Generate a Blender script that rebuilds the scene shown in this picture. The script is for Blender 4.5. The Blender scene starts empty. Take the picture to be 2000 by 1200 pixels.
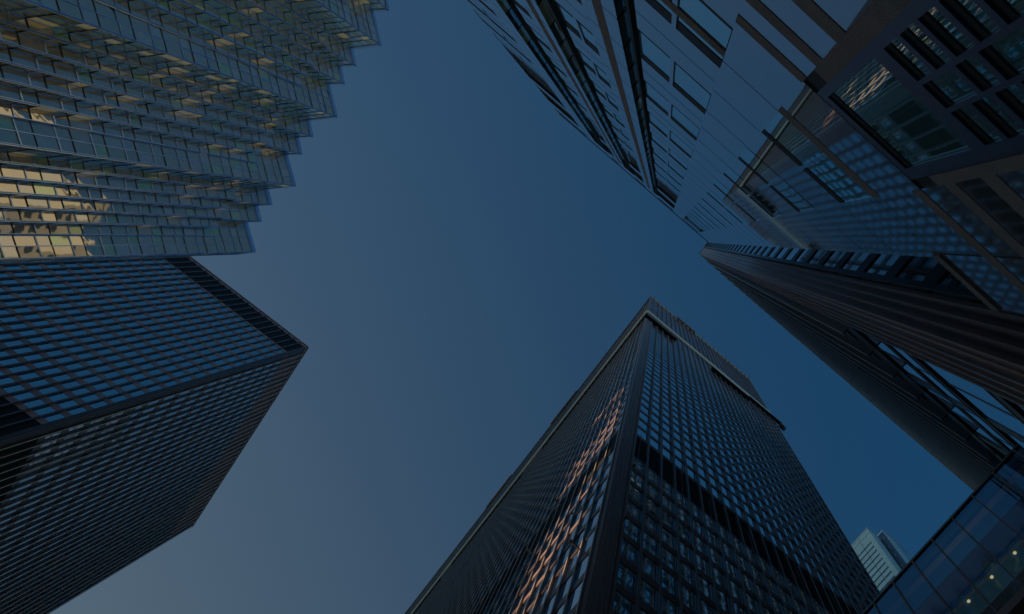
import bpy, math, random
from mathutils import Vector, Matrix

random.seed(7)
scene = bpy.context.scene
COL = scene.collection
EYE = 1.6            # heights in this script are measured from the eye of the camera

# ------------------------------------------------------------------ camera
# u = world X, v = world Y; the image is a crop of a taller frame, hence the lens shift
F_, PX, PY, TX, TY, AZ = 2199.78, 1218.53, 1354.03, .0353, -.4025, .6654
zc = Vector((TX, TY, 1.0)).normalized()
e_ = (Vector((1, 0, 0)) - zc * zc.x).normalized()
n_ = zc.cross(e_)
ac = e_ * math.cos(AZ) + n_ * math.sin(AZ)
bc = zc.cross(ac)


def pix(x, y, h):
    w = ac * x + bc * y + zc * h
    return PX + F_ * w.x / w.z, PY + F_ * w.y / w.z, w.z


cam = bpy.data.cameras.new("camera")
cam_ob = bpy.data.objects.new("camera", cam)
COL.objects.link(cam_ob)
right = Vector((ac.x, bc.x, zc.x))
up = -Vector((ac.y, bc.y, zc.y))
back = -Vector((ac.z, bc.z, zc.z))
M = Matrix((right, up, back)).transposed().to_4x4()
M.translation = Vector((0, 0, EYE))
cam_ob.matrix_world = M
cam.sensor_fit = 'HORIZONTAL'
cam.sensor_width = 36.0
cam.lens = 36.0 * F_ / 2000.0
cam.shift_x = (1000 - PX) / 2000.0
cam.shift_y = (PY - 600) / 2000.0
cam.clip_start = 0.05
cam.clip_end = 5000
scene.camera = cam_ob

# ------------------------------------------------------------------ sky, sun, exposure
SUN_DIR = Vector((-.922, .387, 0)).normalized()
SUN_EL = math.radians(9)
world = bpy.data.worlds.new("World")
scene.world = world
world.use_nodes = True
nt = world.node_tree
nt.nodes.clear()
sky = nt.nodes.new('ShaderNodeTexSky')
sky.sky_type = 'NISHITA'
sky.sun_disc = False
sky.sun_elevation = SUN_EL
sky.sun_rotation = math.atan2(SUN_DIR.x, SUN_DIR.y)
sky.air_density = 1.0
sky.dust_density = 0.4
sky.ozone_density = 6.0
bg = nt.nodes.new('ShaderNodeBackground')
bg.inputs['Strength'].default_value = 0.10
wo = nt.nodes.new('ShaderNodeOutputWorld')
# warm evening haze, strongest towards the low sun
tcw = nt.nodes.new('ShaderNodeTexCoord')
dot = nt.nodes.new('ShaderNodeVectorMath')
dot.operation = 'DOT_PRODUCT'
dot.inputs[1].default_value = (-.214, .305, 0)
nt.links.new(tcw.outputs['Generated'], dot.inputs[0])
addn = nt.nodes.new('ShaderNodeMath')
addn.inputs[1].default_value = .076
addn.use_clamp = True
nt.links.new(dot.outputs['Value'], addn.inputs[0])
pw = nt.nodes.new('ShaderNodeMath')
pw.operation = 'POWER'
pw.inputs[1].default_value = 2.0
nt.links.new(addn.outputs[0], pw.inputs[0])
hz = nt.nodes.new('ShaderNodeVectorMath')
hz.operation = 'SCALE'
hz.inputs[0].default_value = (8.0, 6.4, .6)
nt.links.new(pw.outputs[0], hz.inputs['Scale'])
sm = nt.nodes.new('ShaderNodeVectorMath')
sm.operation = 'ADD'
tint = nt.nodes.new('ShaderNodeVectorMath')
tint.operation = 'MULTIPLY'
tint.inputs[1].default_value = (.78, 1.20, 1.0)
nt.links.new(sky.outputs[0], tint.inputs[0])
nt.links.new(tint.outputs[0], sm.inputs[0])
nt.links.new(hz.outputs[0], sm.inputs[1])
nt.links.new(sm.outputs[0], bg.inputs[0])
nt.links.new(bg.outputs[0], wo.inputs[0])

sun = bpy.data.lights.new("sun", 'SUN')
sun.energy = 4.6
sun.angle = math.radians(0.5)
sun.color = (1.0, 0.80, 0.52)
sun_ob = bpy.data.objects.new("sun", sun)
COL.objects.link(sun_ob)
d = Vector((SUN_DIR.x * math.cos(SUN_EL), SUN_DIR.y * math.cos(SUN_EL), math.sin(SUN_EL)))
sun_ob.rotation_euler = d.to_track_quat('Z', 'Y').to_euler()
sun_ob.location = (-60, 40, 300)

vs = scene.view_settings
vs.view_transform = 'Standard'
vs.look = 'None'
vs.gamma = 1.0
vs.exposure = 0.2
try:
    scene.cycles.max_bounces = 10
    scene.cycles.glossy_bounces = 6
    scene.cycles.diffuse_bounces = 3
    scene.cycles.transparent_max_bounces = 8
    scene.cycles.sample_clamp_indirect = 2.0
except Exception:
    pass


# ------------------------------------------------------------------ materials
def mat(name, color, rough=0.5, metal=0.0, spec=0.5, vary=0.0, vscale=1.0, bump=0.0, bscale=1.0,
        speck=0.0, sscale=200.0, coat=0.0, stripes=None, rvary=0.0, stretch=(1, 1, 1), pane=0.0):
    m = bpy.data.materials.new(name)
    m.use_nodes = True
    t = m.node_tree
    b = t.nodes['Principled BSDF']
    b.inputs['Base Color'].default_value = (*color, 1)
    b.inputs['Roughness'].default_value = rough
    b.inputs['Metallic'].default_value = metal
    b.inputs['Specular IOR Level'].default_value = spec
    b.inputs['Coat Weight'].default_value = coat
    b.inputs['Coat Roughness'].default_value = 0.03
    tc = t.nodes.new('ShaderNodeTexCoord')
    mp = t.nodes.new('ShaderNodeMapping')
    mp.inputs['Scale'].default_value = stretch
    t.links.new(tc.outputs['Object'], mp.inputs[0])
    last = None
    if vary > 0 or rvary > 0:
        n = t.nodes.new('ShaderNodeTexNoise')
        n.inputs['Scale'].default_value = vscale
        n.inputs['Detail'].default_value = 4
        t.links.new(mp.outputs[0], n.inputs['Vector'])
        if vary > 0:
            r = t.nodes.new('ShaderNodeMapRange')
            r.inputs[1].default_value = .25
            r.inputs[2].default_value = .75
            r.inputs[3].default_value = 1 - vary
            r.inputs[4].default_value = 1 + vary
            t.links.new(n.outputs[0], r.inputs[0])
            mx = t.nodes.new('ShaderNodeVectorMath')
            mx.operation = 'SCALE'
            mx.inputs[0].default_value = color
            t.links.new(r.outputs[0], mx.inputs['Scale'])
            last = mx.outputs[0]
        if rvary > 0:
            r2 = t.nodes.new('ShaderNodeMapRange')
            r2.inputs[3].default_value = max(0.005, rough - rvary)
            r2.inputs[4].default_value = rough + rvary
            t.links.new(n.outputs[0], r2.inputs[0])
            t.links.new(r2.outputs[0], b.inputs['Roughness'])
    if speck > 0:
        v = t.nodes.new('ShaderNodeTexNoise')
        v.inputs['Scale'].default_value = sscale
        v.inputs['Detail'].default_value = 2
        t.links.new(tc.outputs['Object'], v.inputs['Vector'])
        r = t.nodes.new('ShaderNodeMapRange')
        r.inputs[1].default_value = .3
        r.inputs[2].default_value = .7
        r.inputs[3].default_value = 1 - speck
        r.inputs[4].default_value = 1 + speck
        t.links.new(v.outputs[0], r.inputs[0])
        mx = t.nodes.new('ShaderNodeVectorMath')
        mx.operation = 'SCALE'
        if last:
            t.links.new(last, mx.inputs[0])
        else:
            mx.inputs[0].default_value = color
        t.links.new(r.outputs[0], mx.inputs['Scale'])
        last = mx.outputs[0]
    if last:
        t.links.new(last, b.inputs['Base Color'])
    if bump > 0:
        n2 = t.nodes.new('ShaderNodeTexNoise')
        n2.inputs['Scale'].default_value = bscale
        n2.inputs['Detail'].default_value = 1.5
        t.links.new(mp.outputs[0], n2.inputs['Vector'])
        bp = t.nodes.new('ShaderNodeBump')
        bp.inputs['Strength'].default_value = bump
        bp.inputs['Distance'].default_value = 0.05
        t.links.new(n2.outputs[0], bp.inputs['Height'])
        t.links.new(bp.outputs[0], b.inputs['Normal'])
        if coat > 0:
            t.links.new(bp.outputs[0], b.inputs['Coat Normal'])
    return m


def glass_mat(name, tint, rough=0.02, through=0.45):
    m = bpy.data.materials.new(name)
    m.use_nodes = True
    t = m.node_tree
    t.nodes.clear()
    o = t.nodes.new('ShaderNodeOutputMaterial')
    mix = t.nodes.new('ShaderNodeMixShader')
    g = t.nodes.new('ShaderNodeBsdfGlossy')
    g.inputs['Roughness'].default_value = rough
    g.inputs['Color'].default_value = (*tint, 1)
    tr = t.nodes.new('ShaderNodeBsdfTransparent')
    tr.inputs['Color'].default_value = (tint[0] ** .5, tint[1] ** .5, tint[2] ** .5, 1)
    mix.inputs[0].default_value = through
    t.links.new(g.outputs[0], mix.inputs[1])
    t.links.new(tr.outputs[0], mix.inputs[2])
    t.links.new(mix.outputs[0], o.inputs[0])
    return m


def emit(name, color, s):
    m = bpy.data.materials.new(name)
    m.use_nodes = True
    b = m.node_tree.nodes['Principled BSDF']
    b.inputs['Base Color'].default_value = (*color, 1)
    b.inputs['Emission Color'].default_value = (*color, 1)
    b.inputs['Emission Strength'].default_value = s
    return m


MT = dict(
    steel=mat('black_steel', (.085, .064, .066), .30, .0, .5, vary=.35, vscale=.6, rvary=.1, stretch=(1, 1, .15)),
    steel_brown=mat('bronze_steel_warm_bounce', (.34, .20, .175), .38, .0, .5, vary=.3, vscale=.5, rvary=.1, stretch=(1, 1, .15)),  # bronze-black paint, lifted by warm bounce light put into its colour
    louvre=mat('dark_louvre', (.010, .010, .012), .7, 0, .2, vary=.3, vscale=3),
    glass_blue=mat('office_glass', (.62, .66, .66), .02, 1.0, vary=.10, vscale=.35, bump=.012, bscale=.8),
    glass_bt=mat('bronze_glass', (.84, .90, .90), .02, 1.0, vary=.16, vscale=.4, bump=.03, bscale=1.2),
    glass_gold=mat('gold_glass', (1.0, .80, .58), .015, .60, vary=.06, vscale=.3, bump=.09, bscale=.6),
    glass_gold_green=mat('green_gold_glass', (.90, .95, .55), .02, .55, vary=.08, vscale=.3, bump=.09, bscale=.6),
    glass_olive_reflection=mat('olive_reflection_glass', (1.0, .78, .30), .02, .52, vary=.1, vscale=.3, bump=.09, bscale=.6),  # olive reflection between the facets put into the pane colour
    glass_gold_glow=mat('yellow_glow_glass', (1.0, .80, .35), .03, .45, vary=.3, vscale=1.5, bump=.05, bscale=1),
    glass_gold_grey=mat('grey_gold_glass', (1.0, .86, .72), .02, .55, vary=.08, vscale=.3, bump=.09, bscale=.6),
    cap=mat('pale_sheen_cap', (1.0, .70, .48), .36, .65, .5, vary=.15, vscale=.4, stretch=(1, 1, .1)),  # front faces of black mullions: warm reflected light put into the colour
    sheen=mat('warm_sheen_steel', (.52, .32, .27), .32, .45, .5, vary=.25, vscale=.5, rvary=.08, stretch=(1, 1, .15)),  # black steel with sheen and warm bounce light mixed into the colour
    frame_gold=mat('blue_grey_frame', (.60, .74, .96), .22, .82, .5, vary=.12, vscale=1.0),
    transom=mat('dark_gasket', (.02, .02, .025), .5, 0, .4, vary=.3, vscale=3),
    granite=mat('polished_granite', (.54, .50, .53), .03, .72, .6, vary=.06, vscale=.8, speck=.12, sscale=120,
                bump=.014, bscale=.8, coat=.5),
    granite_rough=mat('flamed_granite', (.36, .27, .28), .9, 0, .25, vary=.15, vscale=3, speck=.5, sscale=90),
    joint=mat('joint_shade_black', (.012, .012, .014), .6, 0, .3, vary=.3, vscale=4),  # also colours the dark strips that stand for window shade
    glass_tr=mat('teal_glass', (.52, .98, .98), .015, .85, vary=.1, vscale=.6, bump=.012, bscale=1.2),
    glass_dark=mat('slot_glass', (.12, .17, .17), .03, 1.0, vary=.3, vscale=1.5, bump=.05, bscale=2.5),
    slot_gold_reflection=mat('gold_reflection_glass', (.62, .50, .22), .10, .55, vary=.5, vscale=.7, bump=.06, bscale=2),  # golden reflection painted into some of the slot panes
    frame_blue=mat('blue_window_frame', (.09, .13, .25), .35, .3, .5, vary=.15, vscale=2),
    belt=mat('pale_steel_belt', (.93, .84, .66), .45, 0, .5, vary=.15, vscale=1.5),
    navy=mat('navy_spandrel_glass', (.035, .06, .13), .05, .6, .6, vary=.1, vscale=1),
    ceiling=mat('teal_ceiling', (.16, .42, .74), .6, 0, .3, vary=.06, vscale=1),
    cove=mat('rose_beam', (.85, .70, .78), .6, 0, .3, vary=.05, vscale=2),
    white=mat('pale_aluminium', (.55, .66, .66), .4, .1, .5, vary=.06, vscale=.1),
    cream=mat('cream_limestone', (.27, .285, .28), .8, 0, .3, vary=.1, vscale=.1),
    cable=mat('pale_cable', (.30, .26, .24), .5, .2, .5, vary=.1, vscale=5),
    paving=mat('granite_paving', (.22, .21, .20), .8, 0, .3, vary=.2, vscale=.5, speck=.2, sscale=30),
    lamp=emit('warm_downlight', (1.0, .60, .26), .8),
)
_b = MT['glass_gold_glow'].node_tree.nodes['Principled BSDF']      # weak yellow emission given to these panes
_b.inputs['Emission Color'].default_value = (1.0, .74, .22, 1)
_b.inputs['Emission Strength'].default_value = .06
MT['glass_link'] = glass_mat('link_glass', (.34, .72, 1.0), .015, .74)


# ------------------------------------------------------------------ mesh helpers
class MB:
    def __init__(s):
        s.v = []
        s.f = []

    def hexa(s, p):        # 8 points: bottom ring 0-3, top ring 4-7
        n = len(s.v)
        s.v += [(a, b, c + EYE) for a, b, c in p]
        for q in ((0, 3, 2, 1), (4, 5, 6, 7), (0, 1, 5, 4), (1, 2, 6, 5), (2, 3, 7, 6), (3, 0, 4, 7)):
            s.f.append(tuple(n + i for i in q))

    def quad(s, a, b, c, d_):
        n = len(s.v)
        s.v += [(p[0], p[1], p[2] + EYE) for p in (a, b, c, d_)]
        s.f.append((n, n + 1, n + 2, n + 3))

    def box(s, x0, x1, y0, y1, h0, h1):
        s.hexa([(x0, y0, h0), (x1, y0, h0), (x1, y1, h0), (x0, y1, h0),
                (x0, y0, h1), (x1, y0, h1), (x1, y1, h1), (x0, y1, h1)])

    def prism(s, ring, h0, h1):
        n = len(s.v)
        k = len(ring)
        s.v += [(x, y, h0 + EYE) for x, y in ring] + [(x, y, h1 + EYE) for x, y in ring]
        for i in range(k):
            j = (i + 1) % k
            s.f.append((n + i, n + j, n + k + j, n + k + i))
        s.f.append(tuple(n + k + i for i in range(k)))
        s.f.append(tuple(n + k - 1 - i for i in range(k)))

    def tube(s, p, q, r, k=6):
        p = Vector(p)
        q = Vector(q)
        dr = (q - p).normalized()
        a = dr.orthogonal().normalized()
        b = dr.cross(a)
        n = len(s.v)
        for c in (p, q):
            for i in range(k):
                w = c + a * (r * math.cos(2 * math.pi * i / k)) + b * (r * math.sin(2 * math.pi * i / k))
                s.v.append((w.x, w.y, w.z + EYE))
        for i in range(k):
            j = (i + 1) % k
            s.f.append((n + i, n + j, n + k + j, n + k + i))
        s.f.append(tuple(n + i for i in range(k)))
        s.f.append(tuple(n + k + k - 1 - i for i in range(k)))

    def build(s, name, m, parent=None):
        me = bpy.data.meshes.new(name)
        me.from_pydata(s.v, [], s.f)
        me.materials.append(MT[m])
        me.update()
        o = bpy.data.objects.new(name, me)
        COL.objects.link(o)
        if parent is not None:
            o.parent = parent
            o.matrix_parent_inverse = parent.matrix_world.inverted()
        return o


def thing(name, label, cat, loc, group=None):
    o = bpy.data.objects.new(name, None)
    COL.objects.link(o)
    o.location = loc
    o.empty_display_size = 1
    o['label'] = label
    o['category'] = cat
    if group:
        o['group'] = group
    bpy.context.view_layer.update()
    return o


class Facade:
    """a vertical plane: s runs along it, d outwards, h up"""

    def __init__(s, p0, p1, out):
        s.p = Vector((p0[0], p0[1]))
        w = Vector((p1[0] - p0[0], p1[1] - p0[1]))
        s.L = w.length
        s.t = w.normalized()
        n = Vector((s.t.y, -s.t.x))
        if n.dot(Vector(out)) < 0:
            n = -n
        s.n = n

    def P(s, a, d_, h):
        q = s.p + s.t * a + s.n * d_
        return (q.x, q.y, h)

    def box(s, mb, a0, a1, d0, d1, h0, h1):
        mb.hexa([s.P(a0, d0, h0), s.P(a1, d0, h0), s.P(a1, d1, h0), s.P(a0, d1, h0),
                 s.P(a0, d0, h1), s.P(a1, d0, h1), s.P(a1, d1, h1), s.P(a0, d1, h1)])

    def quad(s, mb, a0, a1, d_, h0, h1, tilt=0.0, tilt2=0.0):
        mb.quad(s.P(a0, d_, h0), s.P(a1, d_ + tilt, h0), s.P(a1, d_ + tilt + tilt2, h1), s.P(a0, d_ + tilt2, h1))

    def area(s, a0, a1, d_, h0, h1):
        pts = []
        for a, h in ((a0, h0), (a1, h0), (a1, h1), (a0, h1)):
            x, y, w = pix(*s.P(a, d_, h))
            if w <= 0:
                return 0
            pts.append((min(max(x, 0), 2000), min(max(y, 0), 1200)))
        A = 0
        for i in range(4):
            x0, y0 = pts[i]
            x1, y1 = pts[(i + 1) % 4]
            A += x0 * y1 - x1 * y0
        return abs(A) / 2


GLAZE_MIX = (0, 0, 0, 0, 0, 1, 2, 2)
glaze_rnd = random.Random(11)


def glaze(root, wins, m, jitter=0.0, name='window', limit=100, rest_keep=True):
    """wins: (facade, a0, a1, d, h0, h1); the 100 that show largest are parts of their own"""
    sc = [(w[0].area(*w[1:]), i) for i, w in enumerate(wins)]
    sc.sort(reverse=True)
    big = [i for A, i in sc if A > 0][:limit]
    bs = set(big)
    for i in big:
        F, a0, a1, d_, h0, h1 = wins[i]
        mb = MB()
        F.quad(mb, a0, a1, d_, h0, h1, random.uniform(-jitter, jitter), random.uniform(-jitter, jitter))
        mb.build(name, m if isinstance(m, str) else m[glaze_rnd.choice(GLAZE_MIX)], root)
    mb = MB()
    for i, w in enumerate(wins):
        if i in bs:
            continue
        F, a0, a1, d_, h0, h1 = w
        F.quad(mb, a0, a1, d_, h0, h1, random.uniform(-jitter, jitter), random.uniform(-jitter, jitter))
    if mb.f:
        o = mb.build(name, m if isinstance(m, str) else m[0], root)
        if not isinstance(m, str):
            for k in m[1:]:
                o.data.materials.append(MT[k])
            for p in o.data.polygons:
                p.material_index = glaze_rnd.choice(GLAZE_MIX)
        o['kind'] = 'stuff'


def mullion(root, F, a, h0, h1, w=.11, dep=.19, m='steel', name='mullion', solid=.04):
    """steel section standing off the glass, with a front face coloured for sheen"""
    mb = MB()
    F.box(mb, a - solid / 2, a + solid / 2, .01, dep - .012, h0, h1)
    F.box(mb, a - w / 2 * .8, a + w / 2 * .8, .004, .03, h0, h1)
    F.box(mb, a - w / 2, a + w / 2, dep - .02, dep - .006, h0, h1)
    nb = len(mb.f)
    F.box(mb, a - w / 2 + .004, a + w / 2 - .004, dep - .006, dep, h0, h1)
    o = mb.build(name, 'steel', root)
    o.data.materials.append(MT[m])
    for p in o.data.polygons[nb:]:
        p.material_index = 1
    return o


# ------------------------------------------------------------------ ground
g = MB()
g.quad((-1500, -1500, -EYE), (1500, -1500, -EYE), (1500, 1500, -EYE), (-1500, 1500, -EYE))
go = g.build('plaza_pavement', 'paving')
go['kind'] = 'structure'


# ------------------------------------------------------------------ black steel tower at the left
def left_tower():
    U, V, H = -29.5, 40.4, 158.0
    r = thing('office_tower', 'black steel tower at the left edge, directly below the gold glass tower',
              'tower', (U, V, 0), 'black steel office towers')
    body = MB()
    body.box(-52, U - .01, V + .01, 72.2, -EYE, H - .3)
    body.build('wall', 'steel', r)
    F1 = Facade((U, V), (-52, V), (0, -1))
    F2 = Facade((U, V), (U, 72.2), (1, 0))
    P = .915
    fl = 3.83
    base = 96.7
    # corner column
    mb = MB()
    mb.box(U - .28, U + .02, V - .02, V + .72, -EYE, H)
    for k in range(2):
        mb.box(U - .08 - .16 * k, U - .02 - .16 * k, V - .07, V - .02, -EYE, H)
    for k in range(3):
        mb.box(U + .02, U + .07, V + .02 + .25 * k, V + .10 + .25 * k, -EYE, H)
    mb.build('corner_column', 'steel', r)
    wins = []
    for F, a_first, a_last in ((F1, .04, 22.4), (F2, .82, 31.6)):
        n = int((a_last - a_first) / P)
        for i in range(n + 1):
            a = a_first + i * P
            if a < .3:
                continue
            mullion(r, F, a, -1, H - .2, .12 if F is F1 else .085, .18 if F is F1 else .20, 'steel' if F is F1 else 'cap')
        # floor bands
        for k in range(-24, 14):
            if k in (-5, -4, -3):
                continue
            h = base + fl * k
            mb = MB()
            F.box(mb, .29, a_last, .0, .035, h - 1.15, h)
            mb.build('spandrel', 'steel_brown' if F is F1 else 'steel', r)
            for i in range(n):
                wins.append((F, max(.31, a_first + i * P + .05), a_first + (i + 1) * P - .05, .012, h, h + fl - 1.15))
        for h0, h1, nm in ((base - fl * 2 - 1.15 - 9.3, base - fl * 2 - 1.17, 'louvre_band'), (149.4, H - 1.3, 'louvre_band')):
            mb = MB()
            F.box(mb, .3 if F is F1 else .75, a_last, -.02, .015, h0, h1)
            mb.build(nm, 'louvre' if F is F1 or h0 < 120 else 'steel_brown', r)
        mb = MB()
        F.box(mb, -.05, a_last, -.01, .10, H - 1.3, H - .5)
        F.box(mb, -.05, a_last, -.30, .16, H - .22, H)
        F.box(mb, -.05, a_last, -.01, .05, 148.6, 149.5)
        mb.build('roof_edge', 'steel_brown', r)
    glaze(r, wins, 'glass_blue', .004)
    return r


left_tower()


# ------------------------------------------------------------------ gold glass tower with the saw-tooth front
def gold_tower():
    r = thing('office_tower', 'gold mirrored glass tower with a saw-tooth front stepping across the top left', 'tower', (-28, 0, 0))
    HC, HL, HB = 104.0, 94.7, 38.0
    crown, low = [], []
    v0 = 22.63
    per = 6.62
    for k in range(-1, 9):
        o = v0 - per * k
        crown += [(-27.28, o), (-29.12, o - 1.62), (-28.14, o - 2.43), (-29.07, o - 3.30), (-28.12, o - 4.12), (-29.0, o - 4.95)]
        low += [(-27.28, o), (-28.22, o - .86), (-28.10, o - .93)]
        vv = o - .93
        for j in range(5):
            low += [(-28.52, vv - .42), (-28.10, vv - .845)]
            vv -= .845
        low += [(-28.45, o - 5.5)]
    crown = [p for p in crown if p[1] <= v0 + .01]
    low = [p for p in low if p[1] <= v0 + .01]
    # north end wall: short return facing +v
    end = [(-45, v0 + 1.2), (-28.5, v0 + 1.2)]
    fc = 3.93
    rows = []
    h = HC - .9
    while h > HB:
        rows.append((h - 2.35, h))            # vision pane
        rows.append((h - fc, h - 2.35))       # narrow pane
        h -= fc

    def zone(pts, h0, h1, cap):
        ring = list(pts) + [(-45, pts[-1][1])] + end
        mb = MB()
        # a solid glass body a little behind the panes keeps the tower closed
        mb.prism(ring[::-1], h0, h1 - .05)
        mb.build('core_wall', 'transom', r)
        for i in range(-1, len(pts) - 1):
            p, q = (end[-1], pts[0]) if i < 0 else (pts[i], pts[i + 1])
            out = Vector((q[1] - p[1], -(q[0] - p[0])))
            w = Vector((q[0] - p[0], q[1] - p[1]))
            out = Vector((-w.y, w.x))
            if out.x < 0:
                out = -out
            F = Facade(p, q, out)
            n = max(1, round(F.L / .61))
            st = F.L / n
            fr = MB()
            tr = MB()
            for j in range(n + 1):
                a = j * st
                ww = .035 if j in (0, n) else .02
                F.box(fr, max(a - ww, 0), min(a + ww, F.L), .02, .055, h0, h1)
            if cap:
                F.box(fr, 0, F.L, .02, .06, h1 - .9, h1)
            for a_, b_ in rows:
                if a_ < h0 or b_ > h1:
                    if not (a_ < h1 and b_ > h0):
                        continue
                wide = (b_ - a_) > 2
                t0, t1 = (b_ - .09, b_ + .05) if wide else (b_ - .035, b_ + .035)
                if t1 < h1 and t0 > h0:
                    F.box(fr if wide else tr, 0, F.L, .018, .05 if wide else .045, t0, t1)
                for j in range(n):
                    x0 = max(a_ + .02, h0)
                    x1 = min(b_ - .02, h1 - (.9 if cap else 0))
                    if x1 > x0 + .2:
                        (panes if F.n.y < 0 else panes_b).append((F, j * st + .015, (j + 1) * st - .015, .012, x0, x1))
            if fr.f:
                fr.build('facet_frame', 'frame_gold', r)
            if tr.f and abs(F.t.x + F.t.y) > 0:
                trs.v and None
                n0 = len(trs.v)
                trs.v += tr.v
                trs.f += [tuple(n0 + x for x in f) for f in tr.f]

    panes = []
    panes_b = []
    trs = MB()
    zone(crown, HL, HC, True)
    zone(low, HB, HL, False)
    # ledge between the two zones
    mb = MB()
    ring = list(crown) + [(-45, crown[-1][1])] + end
    mb.prism(ring[::-1], HL - .08, HL)
    mb.build('ledge', 'frame_gold', r)
    mb = MB()
    mb.box(-45, -28.7, -40, v0 + .9, -EYE, HB)
    mb.build('base_wall', 'transom', r)
    o = trs.build('transom', 'transom', r)
    o['kind'] = 'stuff'
    glaze(r, panes, ('glass_gold', 'glass_gold_green', 'glass_gold_grey'), .008, limit=85)
    glaze(r, panes_b, ('glass_olive_reflection', 'glass_gold_glow', 'glass_gold_green'), .008, limit=15)
    return r


gold_tower()


# ------------------------------------------------------------------ tall black tower at the bottom
def bottom_tower():
    V, H = 9.2, 222.0
    U0 = 4.4
    r = thing('office_tower', 'tallest black steel tower seen corner-on at the bottom, pale belt below its crown', 'tower', (U0, V, 0),
              'black steel office towers')
    UR = 28.3
    LE = (3.0, 97.0)
    mb = MB()
    mb.prism([(U0, V), (UR, V), (UR, 97), LE], -EYE, H - .3)
    mb.build('wall', 'steel', r)
    FR = Facade((U0, V), (UR, V), (0, -1))
    FL = Facade((U0, V), LE, (-1, 0))
    fl = 3.42
    base = 66.9
    # corner column with ribs
    mb = MB()
    mb.box(U0 - .03, U0 + .86, V - .03, V + .2, -EYE, H - 2)
    for k in range(5):
        mb.box(U0 + .0 + .19 * k, U0 + .06 + .19 * k, V - .10, V - .03, -EYE, H - 2)
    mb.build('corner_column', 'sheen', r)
    wins = []
    tops = int((H - base) / fl)
    P = .945
    for F, a0, a1, side in ((FR, .86, 23.7, 'r'), (FL, .12, 86.0, 'l')):
        PP = P if side == 'r' else .93
        n = int((a1 - a0) / PP)
        if side == 'r':
            for i in range(n + 1):
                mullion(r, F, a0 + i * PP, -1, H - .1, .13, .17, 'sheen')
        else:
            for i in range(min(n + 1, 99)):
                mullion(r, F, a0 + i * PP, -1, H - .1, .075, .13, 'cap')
        bands = MB()
        for k in range(-14, tops + 1):
            h = base + fl * k
            if k in (-2, -1) and side == 'r':
                continue
            if k in (-2, -1) and side == 'l':
                continue
            top = h + fl - .85
            if 171 < top < 179.5 or 171 < h < 178:
                continue
            mb = MB()
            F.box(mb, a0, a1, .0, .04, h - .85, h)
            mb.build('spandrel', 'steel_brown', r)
            for i in range(n):
                wins.append((F, a0 + i * PP + .06, a0 + (i + 1) * PP - .06, .012, h, min(top, H - 1)))
        mb = MB()
        F.box(mb, a0, a1, -.02, .02, base - 2 * fl, base - .86)
        mb.build('louvre_band', 'louvre', r)
        # pale belt and the projecting ledge below it
        mb = MB()
        F.box(mb, -.05, a1 + .2, -.02, .20 if side == 'r' else .30, 173.0, 177.6)
        mb.build('belt', 'belt', r)
        mb = MB()
        F.box(mb, -.05, a1 + .2, -.1, .22, H - .5, H)
        for i in range(0, int(a1 / PP), 1):
            F.box(mb, a0 + i * PP + .1, a0 + i * PP + .62, .05, .12, H - 2.0, H - .8)
        mb.build('roof_edge', 'belt' if side == 'r' else 'steel', r)
    # projecting service ledges with soffits
    for F, a0, a1, h, dd in ((FR, -.4, 5.0, 161.5, .45), (FR, 11.5, 18.5, 165, .5), (FR, 18.8, 25.2, 168.5, .45),
                             (FL, -.3, 24.0, 167, .26), (FL, 29, 47, 167, .26), (FL, 50, 86, 167, .26)):
        mb = MB()
        F.box(mb, a0, a1, .05, dd, h, h + .5)
        F.box(mb, a0, a1, dd - .06, dd, h + .5, h + 1.6)
        k = a0 + .3
        while k < a1:
            F.box(mb, k, k + .06, .05, dd - .06, h - .6, h)
            k += 1.1
        mb.build('service_ledge', 'louvre', r)
    mb = MB()
    FR.box(mb, 24.0, 25.2, .0, .06, 168.6, 170.0)
    FR.box(mb, 24.5, 25.4, -.1, .5, 165.8, 167.4)
    FR.box(mb, 24.9, 25.05, .1, .5, 164, 170)
    mb.build('cleaning_gondola', 'steel', r)
    for F, a0, a1 in ((FR, 6.0, 10.3), (FL, 22, 30), (FL, 43, 51)):
        mb = MB()
        F.box(mb, a0, a1, .2, .42, H - 1.4, H + .3)
        mb.build('roof_gantry', 'steel_brown', r)
    for i in range(9):
        mb = MB()
        a = .5 + i * 2.9
        mb.tube(FR.P(a, -.2, H), FR.P(a, .5, H + 1.6), .05)
        mb.build('roof_davit', 'steel', r)
    # cables hanging in front of the glass
    for a, h0, h1 in ((1.0, 20, 66), (3.95, 22, 66), (5.9, 22, 63), (8.7, 25, 62), (12.4, 28, 75), (15.2, 30, 78), (17.6, 30, 90)):
        mb = MB()
        mb.tube(FR.P(a, .30, h0), FR.P(a + .12, .30, h1), .018, 4)
        mb.build('cable', 'cable', r)
    # little bracket lights
    for F, a, h in ((FR, .72, 53.5), (FR, .65, 42.5), (FR, 4.3, 34.5), (FR, 9.5, 46), (FR, 12.5, 48), (FR, 14.9, 47), (FR, 17.0, 46), (FR, 16.2, 36),
                    (FL, .9, 40.2), (FL, 5, 62), (FL, 6.3, 55), (FL, 9, 68), (FL, 11, 50), (FL, 13, 62), (FL, 16, 52),
                    (FL, 19, 58), (FL, 22, 50), (FL, 26, 68), (FL, 31, 72), (FL, 35, 84), (FL, 28, 88)):
        mb = MB()
        mb.tube(F.P(a, .18, h), F.P(a, .62, h + .1), .03)
        F.box(mb, a - .06, a + .06, .56, .68, h - .02, h + .16)
        mb.build('bracket_light', 'cable', r)
    glaze(r, wins, 'glass_bt', .006)
    return r


bottom_tower()


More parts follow.
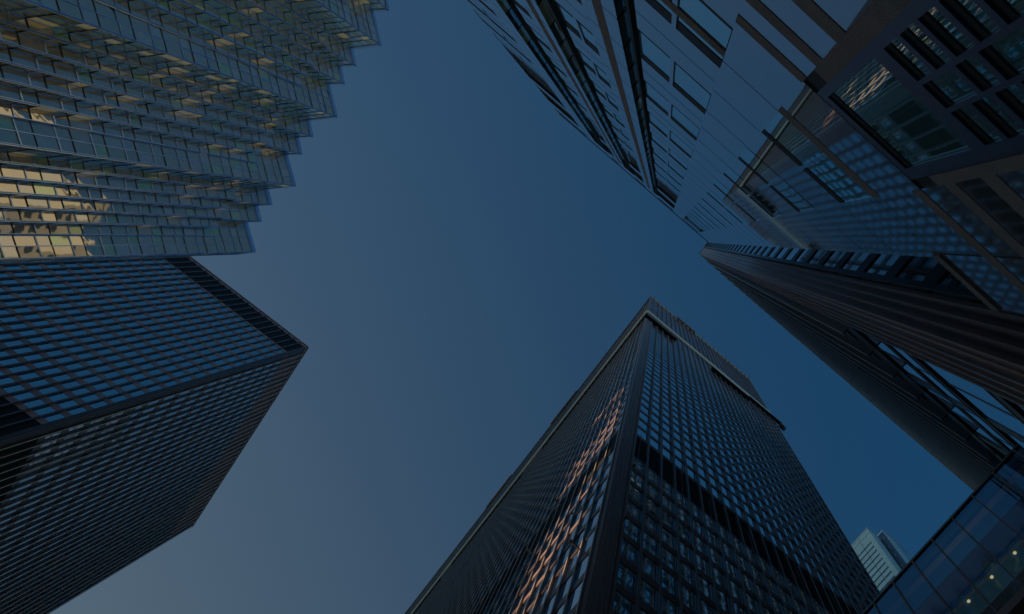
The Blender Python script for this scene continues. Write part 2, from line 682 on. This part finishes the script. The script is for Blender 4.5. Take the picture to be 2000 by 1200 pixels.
# ------------------------------------------------------------------ black tower at the right edge
def right_tower():
    U0, V0, H = 4.2, -1.47, 140.0
    r = thing('office_tower', 'black steel tower on the right seen steeply along its long ribbed side', 'tower', (U0, V0, 0),
              'black steel office towers')
    mb = MB()
    mb.box(U0, 76, -16, V0, -EYE, H - .3)
    mb.build('wall', 'steel', r)
    FL = Facade((U0, V0), (76, V0), (0, 1))
    FS = Facade((U0, V0), (U0, -16), (-1, 0))
    fl = 3.83
    wins = []
    mb = MB()
    mb.box(U0 - .04, U0 + .95, V0 - .70, V0 + .03, -EYE, H)
    for k in range(4):
        mb.box(U0 - .10, U0 - .04, V0 - .66 + .19 * k, V0 - .60 + .19 * k, -EYE, H)
        mb.box(U0 + .02 + .26 * k, U0 + .10 + .26 * k, V0 + .03, V0 + .12, -EYE, H)
    mb.build('corner_column', 'sheen', r)
    P = .955
    n = int(70 / P)
    for i in range(n):
        mullion(r, FL, 1.34 + i * P, 33.4, H - .1, .12, .27, 'cap')
    for i in range(12):
        mullion(r, FS, .78 + i * 1.0, 6, H - .1, .12, .15)
    for k in range(1, 34):
        h = 6.7 + fl * k
        if h > H - 6:
            break
        if h - 1.1 > 33:
            mb = MB()
            FL.box(mb, .95, 71, .0, .04, h - 1.1, h)
            mb.build('spandrel', 'steel', r)
        mb = MB()
        FS.box(mb, .72, 13.5, .0, .05, h - 1.1, h)
        mb.build('spandrel', 'steel', r)
        for i in range(n if h - 1.1 > 33 else 0):
            wins.append((FL, 1.34 + i * P + .06, 1.34 + (i + 1) * P - .06, .012, h, h + fl - 1.1))
        for i in range(12):
            wins.append((FS, .78 + i + .06, 1.78 + i - .06, .012, h, h + fl - 1.1))
    # tall glass near the street: wide panes between ledges and piers
    for h0, h1, dd in ((32.0, 33.4, .06), (27.3, 27.75, .035), (24.1, 24.75, .05), (17.6, 18.4, .05), (11.8, 12.6, .05)):
        mb = MB()
        FL.box(mb, .95, 71, .0, dd, h0, h1)
        mb.build('ledge', 'steel', r)
        mb = MB()
        FL.box(mb, .95, 71, dd, dd + .015, h1 - .12, h1 - .04)
        mb.build('ledge_trim', 'cap', r)
    pk = 0
    aa = .97
    while aa < 70:
        for h0, h1 in ((27.75, 32.0), (24.75, 27.3), (18.4, 24.1), (12.6, 17.6), (4.0, 11.8)):
            wins.append((FL, aa, aa + 1.05, .012, h0, h1))
            wins.append((FL, aa + 1.11, aa + 2.16, .012, h0, h1))
        mb = MB()
        FL.box(mb, aa + 1.05, aa + 1.11, 0, .02, 4, 32)
        FL.box(mb, aa + 2.16, aa + 2.52, 0, .03, 4, 32)
        mb.build('pier', 'steel', r)
        aa += 2.52
    mb = MB()
    FL.box(mb, 1, 71, -.01, .02, H - 6, H - 1)
    FS.box(mb, .7, 13, -.01, .02, H - 6, H - 1)
    mb.build('louvre_band', 'louvre', r)
    mb = MB()
    FL.box(mb, -.05, 71, -.1, .12, H - .6, H)
    FS.box(mb, -.05, 13, -.1, .08, H - .6, H)
    mb.build('roof_edge', 'steel', r)
    glaze(r, wins, 'glass_blue', .004)
    return r


right_tower()


# ------------------------------------------------------------------ polished granite building at the top right
def granite_tower():
    V, H = -1.37, 65.0
    r = thing('office_building', 'polished granite building with strip windows leaning in from the top right', 'building', (0, V, 0))
    F = Facade((-8.0, V), (1.93, V), (0, 1))

    def A(u):
        return u + 8.0
    mb = MB()
    mb.box(-8, 1.93, -22, V - .16, -EYE, H)
    mb.build('core_wall', 'joint', r)
    g_ = MB()        # granite skin
    jn = MB()        # joints, plus dark strips painted in for window shade
    rb = MB()        # rough bands
    gl = MB()
    TOP0 = 41.5

    def solid(u0, u1, h0, h1, d1=0.0):
        F.box(g_, A(u0), A(u1), -.16, d1, h0, h1)

    def joints(u0, u1, h0, h1, step):
        h = h0
        while h < h1:
            F.box(jn, A(u0), A(u1), -.01, .0015, h, h + .013)
            h += step
    wins = []
    # solid piers
    for u0, u1 in ((-.478, .12), (1.21, 1.93)):
        solid(u0, u1, 9.0, H)
        joints(u0, u1, 10.6, H - 1, 1.935)
    for u0, u1, ub0, ub1 in ((-2.30, -1.73, -2.09, -1.94), (-4.05, -3.53, -3.85, -3.70), (-6.1, -5.35, None, None)):
        solid(u0, u1, -EYE, H)
        joints(u0, u1, 2, H - 1, 1.935)
        if ub0 is not None:
            F.box(rb, A(ub0), A(ub1), .0, .003, -EYE, 60)
        jn_e = (u0, u1)
    # right-hand bays above the big window
    for k in range(0, 11):
        hs, hd = 10.62 + 3.87 * k, 12.50 + 3.87 * k
        nxt = hs + 3.87 if k < 10 else H
        lo = 8.75 if k == 0 else None
        if lo:
            solid(.12, 1.21, 8.75, hs)
        solid(.12, 1.21, hd, nxt)
        for u0, u1 in ((.14, .645), (.685, 1.19)):
            wins.append((F, A(u0), A(u1), -.006, hs, hd))
        solid(.12, .14, hs, hd)
        solid(.645, .685, hs, hd)
        solid(1.19, 1.21, hs, hd)
        F.box(jn, A(.14), A(1.19), -.0055, -.0015, hd - .28, hd)  # dark strip on the glass, painted shade under the head
    joints(.12, 1.21, 14.55, 60, 3.87)
    # left bays
    for (b0, b1), mid in (((-1.44, -.478), -.995), ((-2.93, -2.30), -2.6), ((-4.45, -4.05), None), ((-8.0, -6.1), -7.0)):
        for k in range(-3, 8):
            hs, hd = 12.95 + 3.87 * k, 14.95 + 3.87 * k
            if hd > TOP0:
                hd_ = TOP0
            solid(b0, b1, hd, (hs + 3.87) if k < 7 else TOP0)
            segs = ((b0, b1),) if mid is None else ((b0 + .01, mid - .025), (mid + .025, b1 - .01))
            for s0, s1 in segs:
                wins.append((F, A(s0), A(s1), -.007, hs, hd))
            if mid is not None:
                solid(mid - .025, mid + .025, hs, hd)
            F.box(jn, A(b0), A(b1), -.0065, -.002, hs, hs + (.12 if b0 > -1.5 else .22))  # this and the next strips paint shade at sill, head and jamb
            F.box(jn, A(b0), A(b1), -.0065, -.002, hd - (.40 if b0 > -1.5 else .62), hd)
            for s0, s1 in segs:
                F.box(jn, A(s0), A(s0) + (.016 if b0 > -1.5 else .035), -.0065, -.002, hs, hd)
        joints(b0, b1, 12.0, TOP0, 3.87)
        # plant-room openings near the roof
        solid(b0, b1, 50.5, 52.5)
        solid(b0, b1, 58.5, H)
        F.box(jn, A(b0), A(b1), -.12, -.10, TOP0, 58.5)
        F.box(jn, A(b0), A(b1), 0, .01, 62.3, 63.2)
    # louvres near the roof of the right-hand bay
    F.box(jn, A(.14), A(1.19), -.01, .006, 61.8, 62.8)
    F.box(jn, A(.16), A(.33), -.01, .007, 53.8, 59)
    F.box(jn, A(1.0), A(1.18), -.01, .007, 53.8, 59)
    F.box(jn, A(.36), A(.97), -.01, .006, 57, 58.4)
    F.box(jn, A(.36), A(.97), -.01, .006, 54.6, 55.8)
    # dark glass slots
    slots = []
    gs = MB()
    for k, (s0, s1) in enumerate(((-1.73, -1.44), (-3.53, -2.93), (-5.35, -4.45))):
        FS = Facade((s0, V), (s0, V - .12), (1, 0))
        h = 4.0
        while h < 58:
            slots.append((FS, .01, .115, .004, h, h + 1.88))
            FS.box(jn, 0, .12, -.02, .014, h + 1.88, h + 1.935)
            h += 1.935
        F.box(jn, A((s0 + s1) / 2 - .02), A((s0 + s1) / 2 + .02), -.16, -.04, 2, 60)
        F.box(gs, A(s0), A(s1), -.16, -.125, 2, 60)
        solid(s0, s1, 60, H)
    # rough granite bands
    for h0, h1 in ((8.52, 8.80), (7.72, 8.0), (6.78, 7.1), (5.6, 5.95)):
        F.box(rb, A(-.478), A(.12), -.16, .004, h0, h1)
    F.box(g_, A(-.478), A(.12), -.16, .0, 2.0, 9.0)
    F.box(rb, A(-1.44), A(-.478), -.05, .003, 10.12, 10.42)
    F.box(rb, A(.12), A(1.21), -.16, .003, 10.28, 10.60)
    # lower part of the right-hand pier and the low wing beside it
    F2 = Facade((1.21, V), (2.66, V), (0, 1))
    F2.box(g_, 0, 1.45, -.16, 0, -EYE, 9.0)
    F2.box(g_, .72, 1.45, -.16, 0, 9.0, 10.55)
    for h0, h1 in ((8.72, 9.02), (7.72, 8.0), (6.78, 7.1)):
        F2.box(rb, 0, 1.45, -.16, .004, h0, h1)
    F2.box(rb, .72, 1.45, -.16, .02, 10.42, 10.68)
    F2.box(jn, .71, .722, -.01, .003, 2, 10.4)
    # big window near the street: jambs, dark blocks for soffit shade, frame and panes
    F.box(rb, A(.12), A(.24), -.16, .004, 2.0, 8.15)
    F.box(rb, A(1.12), A(1.21), -.16, .004, 2.0, 8.15)
    F.box(jn, A(.12), A(.24), -.16, -.02, 8.15, 8.75)
    F.box(jn, A(1.12), A(1.21), -.16, -.02, 8.15, 8.75)
    gs.build('slot_glass', 'glass_tr', r)
    g_.build('granite_cladding', 'granite', r)
    rb.build('rough_granite_band', 'granite_rough', r)
    jn.build('joint_and_shade_line', 'joint', r)
    fr = MB()
    sh = MB()  # dark strips painting the shade under the frame bars
    D0 = -.022

    def bar(u0, u1, h0, h1, d0=D0, d1=-.004):
        F.box(fr, A(u0), A(u1), d0, d1, h0, h1)
    bar(.24, 1.12, 8.56, 8.75)
    bar(.24, .31, 2, 8.56)
    bar(1.02, 1.12, 2, 8.56)
    bar(.31, 1.02, 6.50, 6.78)
    bar(.545, .575, 2, 6.5)
    bar(.745, .775, 2, 6.5)
    F.box(sh, A(.31), A(1.02), -.03, -.020, 8.44, 8.56)
    sh.build('head_shade_strip', 'joint', r)
    sh = MB()
    c1 = [6.5 - .40 * i for i in range(1, 9)]
    c2 = [5.82, 5.42, 4.75, 4.35, 3.7]
    for (u0, u1), cs in (((.31, .545), c1), ((.575, .745), c2), ((.775, 1.02), c1)):
        prev = 6.5
        for c in cs:
            bar(u0, u1, c - .02, c + .07)
            F.box(sh, A(u0), A(u1), -.03, -.020, prev - .09, prev)
            sh.build('head_shade_strip', 'joint', r)
            sh = MB()
            wins.append((F, A(u0), A(u1), -.026, c + .07, prev - .02))
            prev = c - .02
    wins.append((F, A(.31), A(1.02), -.026, 6.78, 8.56))
    fr.build('window_frame', 'frame_blue', r)
    glaze(r, slots, ('glass_dark', 'slot_gold_reflection', 'slot_gold_reflection'), .001, limit=20)
    glaze(r, wins, 'glass_tr', .0008, limit=80)
    # the slots are darker: re-dress those panes
    for o in r.children:
        pass
    # roof slab, end wall
    mb = MB()
    mb.box(-8.05, 1.98, -22, V + .02, H, H + .4)
    mb.build('roof', 'granite', r)
    mb = MB()
    mb.box(1.93, 1.99, -22, V - .005, 10.68, H)
    mb.box(-8.04, -8.0, -22, V - .005, -EYE, H)
    mb.box(1.99, 2.66, -14, V - .16, -EYE, 10.5)
    mb.build('side_wall', 'granite', r)
    return r


granite_tower()


# ------------------------------------------------------------------ glazed link between the towers
def glass_link():
    U, H = 6.6, 19.0
    r = thing('glass_bridge', 'low blue glass link with downlights between two black towers at the bottom right', 'bridge', (U, 0, 14))
    F = Facade((U, -1.16), (U, 9.0), (-1, 0))
    hb = 14.9
    mb = MB()
    F.box(mb, -.02, 10.1, -2.6, .03, H - .04, H + .05)
    mb.build('roof', 'steel', r)
    mb = MB()
    F.box(mb, 0, 10.1, -2.6, -.03, H - .25, H - .05)
    F.box(mb, 0, 10.1, -2.6, -.03, 16.32, 16.5)
    mb.build('ceiling', 'ceiling', r)
    mb = MB()
    F.box(mb, 0, 10.1, -2.6, -2.5, hb, H - .25)
    mb.build('back_wall', 'navy', r)
    mb = MB()
    F.box(mb, 0, 10.1, -2.6, .03, hb - .28, hb)
    mb.build('soffit', 'steel_brown', r)
    for h, q0, q1 in ((H - .25, -.28, -.17), (16.32, -.09, -.04)):
        mb = MB()
        F.box(mb, 0, 10.1, q0, q1, h - .06, h)
        mb.build('beam', 'cove', r)
    wins = []
    a = 1.0 - .0
    pos = [(-.09 + 1.16) + .482 * k for k in range(-2, 18)]
    pos = [p for p in pos if 0 <= p < 10.0]
    for p in pos:
        mb = MB()
        F.box(mb, p - .012, p + .012, .0, .035, hb, H)
        mb.build('mullion', 'steel_brown', r)
    allp = [0] + pos + [10.1]
    nav = []
    for i in range(len(allp) - 1):
        p, q = allp[i] + .01, allp[i + 1] - .01
        if q - p < .05:
            continue
        wins.append((F, p, q, .005, 17.28, H - .05))
        wins.append((F, p, q, .005, 15.35, 16.34))
        nav.append((F, p, q, .005, 16.36, 17.26))
        nav.append((F, p, q, .005, hb + .01, 15.33))
    glaze(r, wins, 'glass_link', .002)
    glaze(r, nav, 'navy', .002, name='spandrel_pane')
    for p in (1.30, 1.77, 2.25):
        mb = MB()
        c = F.P(p, -.14, 16.30)
        mb.tube(c, (c[0], c[1], 16.325), .024, 12)
        mb.build('downlight', 'lamp', r)
        for hh in (16.1, 18.4):  # one lamp by the downlights, one added upstairs as fill light
            ld = bpy.data.lights.new('downlight_fill', 'POINT')
            ld.energy = .22
            ld.color = (1.0, .86, .66)
            ld.shadow_soft_size = .05
            lo = bpy.data.objects.new('downlight_fill', ld)
            COL.objects.link(lo)
            lo.location = (F.P(p, -.6, 0)[0], F.P(p, -.6, 0)[1], hh - .35 + EYE)
            lo.parent = r
            lo.matrix_parent_inverse = r.matrix_world.inverted()
    return r


glass_link()


# ------------------------------------------------------------------ pale tower far away
def far_towers():
    U, H = 82.6, 280.0
    r = thing('office_tower', 'small pale tower with dark strip windows far behind the glass link', 'tower', (U, 21, 0))
    V0, V1 = 20.85, 36.0
    mb = MB()
    mb.box(U, U + 4.0, V0, V1, -EYE, H)
    mb.build('wall', 'white', r)
    F = Facade((U, V0), (U, V1), (-1, 0))
    for k in range(26):
        h1 = 270.3 - 3.72 * k
        mb = MB()
        F.box(mb, 1.05, 15.1, .0, .03, h1 - .95, h1)
        o = mb.build('window', 'glass_dark', r)
    mb = MB()
    for a in (3.4, 6.0, 9.0):
        F.box(mb, a - .03, a + .03, .0, .035, 150, H - .1)
    F.box(mb, 0, 15.1, .0, .035, 276.8, 276.9)
    mb.build('panel_joint', 'joint', r)
    mb = MB()
    mb.box(U - .1, U + 4.1, V0 - .1, V1, H, H + .8)
    mb.build('parapet', 'white', r)
    mb = MB()
    mb.box(U + 5, U + 6.2, V0 + .6, V0 + 2.0, H - 20, H + 14)
    # second block behind
    U2, H2 = 87.2, 285.0
    r2 = thing('office_tower', 'narrow dark-fronted block with one pale edge and roof cables beside the pale tower', 'tower', (U2, 20, 0))
    mb2 = MB()
    mb2.box(U2, U2 + 3.6, 19.2, 22.6, -EYE, H2)
    mb2.build('wall', 'white', r2)
    F = Facade((U2, 19.2), (U2, 22.6), (-1, 0))
    mb2 = MB()
    F.box(mb2, .08, 3.4, 0, .05, 60, H2 - 1.0)
    mb2.build('front_wall', 'navy', r2)
    mb2 = MB()
    F.box(mb2, 1.1, 1.16, .05, .08, 60, H2 - 8)
    F.box(mb2, 2.1, 2.16, .05, .08, 60, H2 - 8)
    mb2.build('panel_joint', 'joint', r2)
    for k in range(14):
        mb2 = MB()
        a = .6 + (k * 1.37) % 2.6
        h = H2 - 6 - 4.1 * k
        F.box(mb2, a, a + .28, .05, .07, h, h + .9)
        mb2.build('window', 'glass_blue', r2)
    for k in range(3):
        mb2 = MB()
        mb2.tube((U2 + 1.5, 19.1 - .05 * k, H2), (U2 + 2 + k, 17.0 - .35 * k, 238 - 6 * k), .05, 4)
        mb2.build('roof_cable', 'cable', r2)
    return r


far_towers()


# ------------------------------------------------------------------ towers out of view: two added to shape the sunlight, one seen as reflection
def plain_tower(label, x0, x1, y0, y1, H, m, win, fl=3.9, bay=3.0, faces=('+v',)):
    r = thing('office_tower', label, 'tower', ((x0 + x1) / 2, (y0 + y1) / 2, 0))
    mb = MB()
    mb.box(x0, x1, y0, y1, -EYE, H)
    mb.build('wall', m, r)
    wins = []
    mb = MB()
    for f in faces:
        F = {'+v': Facade((x0, y1), (x1, y1), (0, 1)), '-u': Facade((x0, y0), (x0, y1), (-1, 0)),
             '+u': Facade((x1, y0), (x1, y1), (1, 0)), '-v': Facade((x0, y0), (x1, y0), (0, -1))}[f]
        h = 8
        while h < H - 5:
            a = .6
            while a < F.L - bay:
                F.quad(mb, a, a + bay * .55, .03, h, h + fl * .5)
                a += bay
            h += fl
    o = mb.build('window', win, r)
    o['kind'] = 'stuff'
    mb = MB()
    mb.box(x0 - .3, x1 + .3, y0 - .3, y1 + .3, H, H + 1.2)
    mb.build('parapet', m, r)
    return r


plain_tower('cream limestone tower behind the granite building, seen as a reflection in the gold glass', 5, 19, -52, -26, 196,
            'cream', 'glass_dark', bay=2.6)
plain_tower('unseen dark slab added far behind the left black tower to block the sun', -200, -150, 101, 205, 350, 'steel', 'glass_blue', faces=('+u', '-v'))  # unseen blocker, added to keep low sun off the tall tower


def sun_break_frame():
    r = thing('office_tower', 'unseen open frame added beyond the left black tower to break up the sunlight', 'tower', (-99, 47, 0))  # unseen, added to break the low sun into patches
    n = Vector((.387, .922))
    t = Vector((.922, -.387))
    c = Vector((-99.5, 47.2))
    rnd = random.Random(3)

    def slab(w0, w1, h0, h1, q0, q1):
        p = [c + n * a + t * b for a, b in ((w0, q0), (w1, q0), (w1, q1), (w0, q1))]
        mb.hexa([(x.x, x.y, h0) for x in p] + [(x.x, x.y, h1) for x in p])
    mb = MB()
    for k in range(62):
        slab(-16, 21, 4 * k, 4 * k + .9, -3, 3)
    mb.build('floor_slab', 'cream', r)
    mb = MB()
    for i in range(13):
        slab(-16 + 3 * i, -15.4 + 3 * i, 0, 248, -3, -2.4)
    mb.build('column', 'cream', r)
    mb = MB()
    for k in range(62):
        for i in range(24):
            if k > 27 or rnd.random() < .36:  # closed high up, random below, to shape the light patches
                slab(-15.6 + 1.5 * i, -14.1 + 1.5 * i, 4 * k + .85, 4 * k + 4.05, 2.6, 2.9)
    o = mb.build('shade_panel', 'cream', r)
    o['kind'] = 'stuff'


sun_break_frame()
